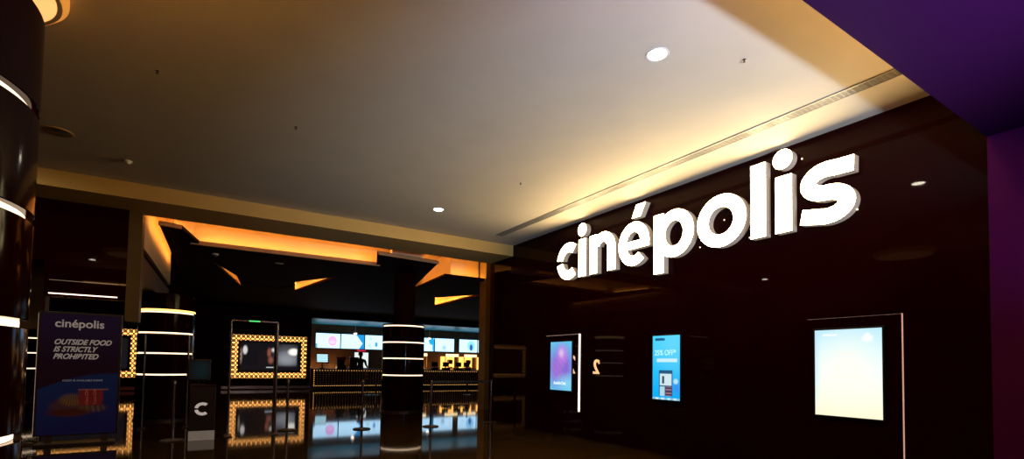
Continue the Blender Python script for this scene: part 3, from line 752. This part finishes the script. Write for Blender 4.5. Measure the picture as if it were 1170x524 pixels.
# warm lit popcorn kiosks on the right
def kiosk(x, lab, w=.98):
    t = thing('popcorn_kiosk', lab, 'popcorn machine', (x, 30.4, 0), group='warm lit popcorn kiosks')
    MB().box(-w / 2, w / 2, -.25, .55, .001, 1.0).build('cabinet', M['dark'], t)
    MB().box(-w / 2, w / 2, -.25, .50, 1.86, 1.90).build('roof', M['red'], t)
    MB().box(-w / 2 + .03, w / 2 - .03, -.27, -.2505, 1.84, 2.02).build('header', M['warmhead'], t)
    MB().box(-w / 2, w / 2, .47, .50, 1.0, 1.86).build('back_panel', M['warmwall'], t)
    MB().box(-w / 2, -w / 2 + .04, -.25, -.20, 1.0, 1.86).box(w / 2 - .04, w / 2, -.25, -.20, 1.0, 1.86).build('frame', M['steel'], t)
    MB().lathe(0, .1, [(.16, 1.36), (.20, 1.42), (.20, 1.62), (.12, 1.66)], 20).build('kettle', M['steel'], t, smooth=True)
    b = MB(); rr = random.Random(int(x * 10))
    for _ in range(90):
        a, c = rr.uniform(-w / 2 + .08, w / 2 - .08), rr.uniform(-.15, .4); hh = 1.02 + .18 * (1 - abs(a) / (w / 2)) * rr.random()
        s = rr.uniform(.03, .05); b.lathe(a, c, [(s * .3, hh - s), (s, hh), (s * .4, hh + s * .8)], 6)
    p = b.build('popcorn', M['popcorn'], t); p['kind'] = 'stuff'
    return t
kiosk(14.27, 'warm glowing popcorn kiosk under the white header, left one of the pair')
kiosk(15.62, 'warm glowing popcorn kiosk under the white header, right one of the pair')
kiosk(12.05, 'popcorn kiosk just right of the ringed column')
kiosk(17.0, 'popcorn kiosk next to the tan pilaster')
def till(x, lab):
    t = thing('cash_register', lab, 'cash register', (x, 26.6, 1.03), group='tills on the counter')
    MB().box(-.20, .20, -.16, .16, .001, .12).build('drawer', M['plastic'], t, bevel=.008)
    MB().box(-.03, .03, .0, .05, .12, .22).build('stand', M['plastic'], t)
    MB().box(-.19, .19, -.02, .03, .17, .44).build('display', M['plastic'], t, bevel=.01)
    return t
c0 = till(13.0, 'dark cash register on the counter, left of the popcorn glow')
dup(c0, (13.55, 26.6, 1.03), 'dark cash register in front of the first popcorn kiosk')
dup(c0, (11.5, 26.6, 1.03), 'dark cash register just right of the ringed column')
dup(c0, (12.2, 26.6, 1.03), 'dark cash register, second right of the ringed column')

# ------------------------------------------------------------------ the staff member
def skinned(name, verts, edges, mats, pick, parent, sub=2):
    me = bpy.data.meshes.new(name); me.from_pydata([v[:3] for v in verts], edges, [])
    o = bpy.data.objects.new(name, me); COL.objects.link(o)
    sk = o.modifiers.new('skin', 'SKIN'); sk.use_smooth_shade = True
    sd = o.modifiers.new('sub', 'SUBSURF'); sd.levels = sub
    for i, v in enumerate(verts):
        d = me.skin_vertices[0].data[i]; d.radius = (v[3], v[4] if len(v) > 4 else v[3]); d.use_root = (i == 0)
    dg = bpy.context.evaluated_depsgraph_get(); dg.update()
    m2 = bpy.data.meshes.new_from_object(o.evaluated_get(dg)); o.modifiers.clear(); o.data = m2
    m2.materials.clear()
    for m in mats: m2.materials.append(m)
    for p in m2.polygons: p.material_index = pick(p.center); p.use_smooth = True
    o.parent = parent
    return o
per = thing('person', 'person in a dark uniform standing behind the counter before the bright opening', 'person', (7.62, 27.75, 0))
V = [(0, 0, .95, .15, .11), (0, 0, 1.10, .13, .10), (0, -.01, 1.28, .15, .11), (0, -.01, 1.43, .14, .10), (0, 0, 1.52, .055), (0, -.01, 1.60, .055), (0, -.02, 1.69, .085, .095), (0, -.01, 1.78, .07, .08),
     (-.19, 0, 1.43, .062), (-.245, .02, 1.20, .050), (-.25, -.20, 1.09, .036), (-.24, -.30, 1.07, .030),
     (.19, 0, 1.43, .062), (.245, .02, 1.20, .050), (.25, -.20, 1.09, .036), (.24, -.30, 1.07, .030),
     (-.10, 0, .86, .085), (-.11, -.01, .48, .060), (-.11, .02, .09, .042), (-.12, -.12, .035, .035),
     (.10, 0, .86, .085), (.11, -.01, .48, .060), (.11, .02, .09, .042), (.12, -.12, .035, .035)]
E_ = [(0, 1), (1, 2), (2, 3), (3, 4), (4, 5), (5, 6), (6, 7), (3, 8), (8, 9), (9, 10), (10, 11), (3, 12), (12, 13), (13, 14), (14, 15), (0, 16), (16, 17), (17, 18), (18, 19), (0, 20), (20, 21), (21, 22), (22, 23)]
for s, w_ in ((-1, 11), (1, 15)):
    k = len(V); px = s * .24
    V.append((px, -.37, 1.065, .032, .016)); E_.append((w_, k))
    for f, (dx, L) in enumerate(((-.030, .065), (-.010, .08), (.012, .078), (.032, .06))):
        V.append((px + dx, -.40, 1.068, .009)); V.append((px + dx * 1.2, -.40 - L * .5, 1.066, .008)); V.append((px + dx * 1.25, -.40 - L, 1.055, .007))
        n = len(V); E_ += [(k, n - 3), (n - 3, n - 2), (n - 2, n - 1)]
    V.append((px - s * .045, -.345, 1.062, .010)); V.append((px - s * .065, -.385, 1.06, .008)); n = len(V); E_ += [(w_, n - 2), (n - 2, n - 1)]
per.scale = (1.25, 1.15, 1.04)
skinned('body', V, E_, [M['shirt'], M['skin']], lambda c: 1 if c.z > 1.53 or (c.y < -.27 and c.z > .9) else 0, per)
MB().lathe(0, .005, [(.09, 1.70), (.104, 1.74), (.10, 1.80), (.07, 1.85), (.02, 1.872)], 24).build('hair', M['hair'], per, smooth=True)
b = MB(); b.lathe(0, -.115, [(.004, 1.665), (.014, 1.68), (.007, 1.715)], 10)
b.lathe(.095, -.01, [(.006, 1.665), (.014, 1.69), (.008, 1.715)], 10); b.lathe(-.095, -.01, [(.006, 1.665), (.014, 1.69), (.008, 1.715)], 10)
b.build('nose_and_ears', M['skin'], per, smooth=True)
b = MB(); b.lathe(.034, -.107, [(.004, 1.70), (.010, 1.706), (.004, 1.712)], 8); b.lathe(-.034, -.107, [(.004, 1.70), (.010, 1.706), (.004, 1.712)], 8)
b.box(-.022, .022, -.113, -.10, 1.637, 1.644); b.build('eyes_and_mouth', M['hair'], per)

# small fittings on the dark lower ceiling
t = thing('dome_camera', 'small round fitting under the dark ceiling behind the beam', 'camera', (.30, 14.0, ZS))
MB().lathe(0, 0, [(.07, 0), (.07, -.03), (.05, -.032)], 24).build('housing', M['trimw'], t, smooth=True)
MB().lathe(0, 0, [(.05, -.032), (.045, -.06), (.02, -.08)], 24).build('dome', M['plastic'], t, smooth=True)
t = thing('flush_ceiling_light', 'small unlit rectangular fitting in the dark ceiling', 'ceiling light', (1.75, 14.3, ZS))
MB().box(-.1, .1, -.05, .05, -.015, 0).build('body', M['lip'], t, bevel=.004); MB().box(-.08, .08, -.035, .035, -.018, -.0155).build('lens', M['trimw'], t)

# ------------------------------------------------------------------ light
def spot(name, loc, target, color, power, angle, blend, radius):
    l = bpy.data.lights.new(name, 'SPOT'); l.color = color; l.energy = power; l.spot_size = radians(angle); l.spot_blend = blend; l.shadow_soft_size = radius
    o = bpy.data.objects.new(name, l); COL.objects.link(o); o.location = loc
    o.rotation_euler = (Vector(target) - Vector(loc)).to_track_quat('-Z', 'Y').to_euler(); return o
spot('lobby_uplight', (3.2, -1.25, 1.56), (4.3, 3.8, 4.15), (.50, .70, 1.0), 1500, 70, 1, .10)
spot('purple_wash', (2.0, .5, 2.75), (2.35, 1.5, 3.56), (.36, .0, 1.0), 55, 70, 1, .2)
spot('purple_wall_wash', (4.0, -.1, 2.0), (6.2, 1.0, 2.85), (.30, .0, 1.0), 90, 56, 1, .2)
spot('magenta_wall_wash', (3.8, -.3, .9), (6.2, 1.2, 1.2), (1.0, .0, .30), 14, 90, 1, .2)
for x in (5.7, 6.9, 12.6):  # unseen fills added to warm the brown panel behind the counter
    l = bpy.data.lights.new('back_counter_fill', 'POINT'); l.color = (1, .52, .18); l.energy = 16; l.shadow_soft_size = .08
    o = bpy.data.objects.new('back_counter_fill', l); COL.objects.link(o); o.location = (x, 30.2, 1.0)
w = bpy.data.worlds.new('world'); SC.world = w; w.use_nodes = True
w.node_tree.nodes['Background'].inputs['Color'].default_value = (.24, .035, .028, 1)
w.node_tree.nodes['Background'].inputs['Strength'].default_value = .40

SC.view_settings.view_transform = 'Standard'; SC.view_settings.look = 'None'
SC.view_settings.exposure = 0; SC.view_settings.gamma = 1; SC.view_settings.use_curve_mapping = False
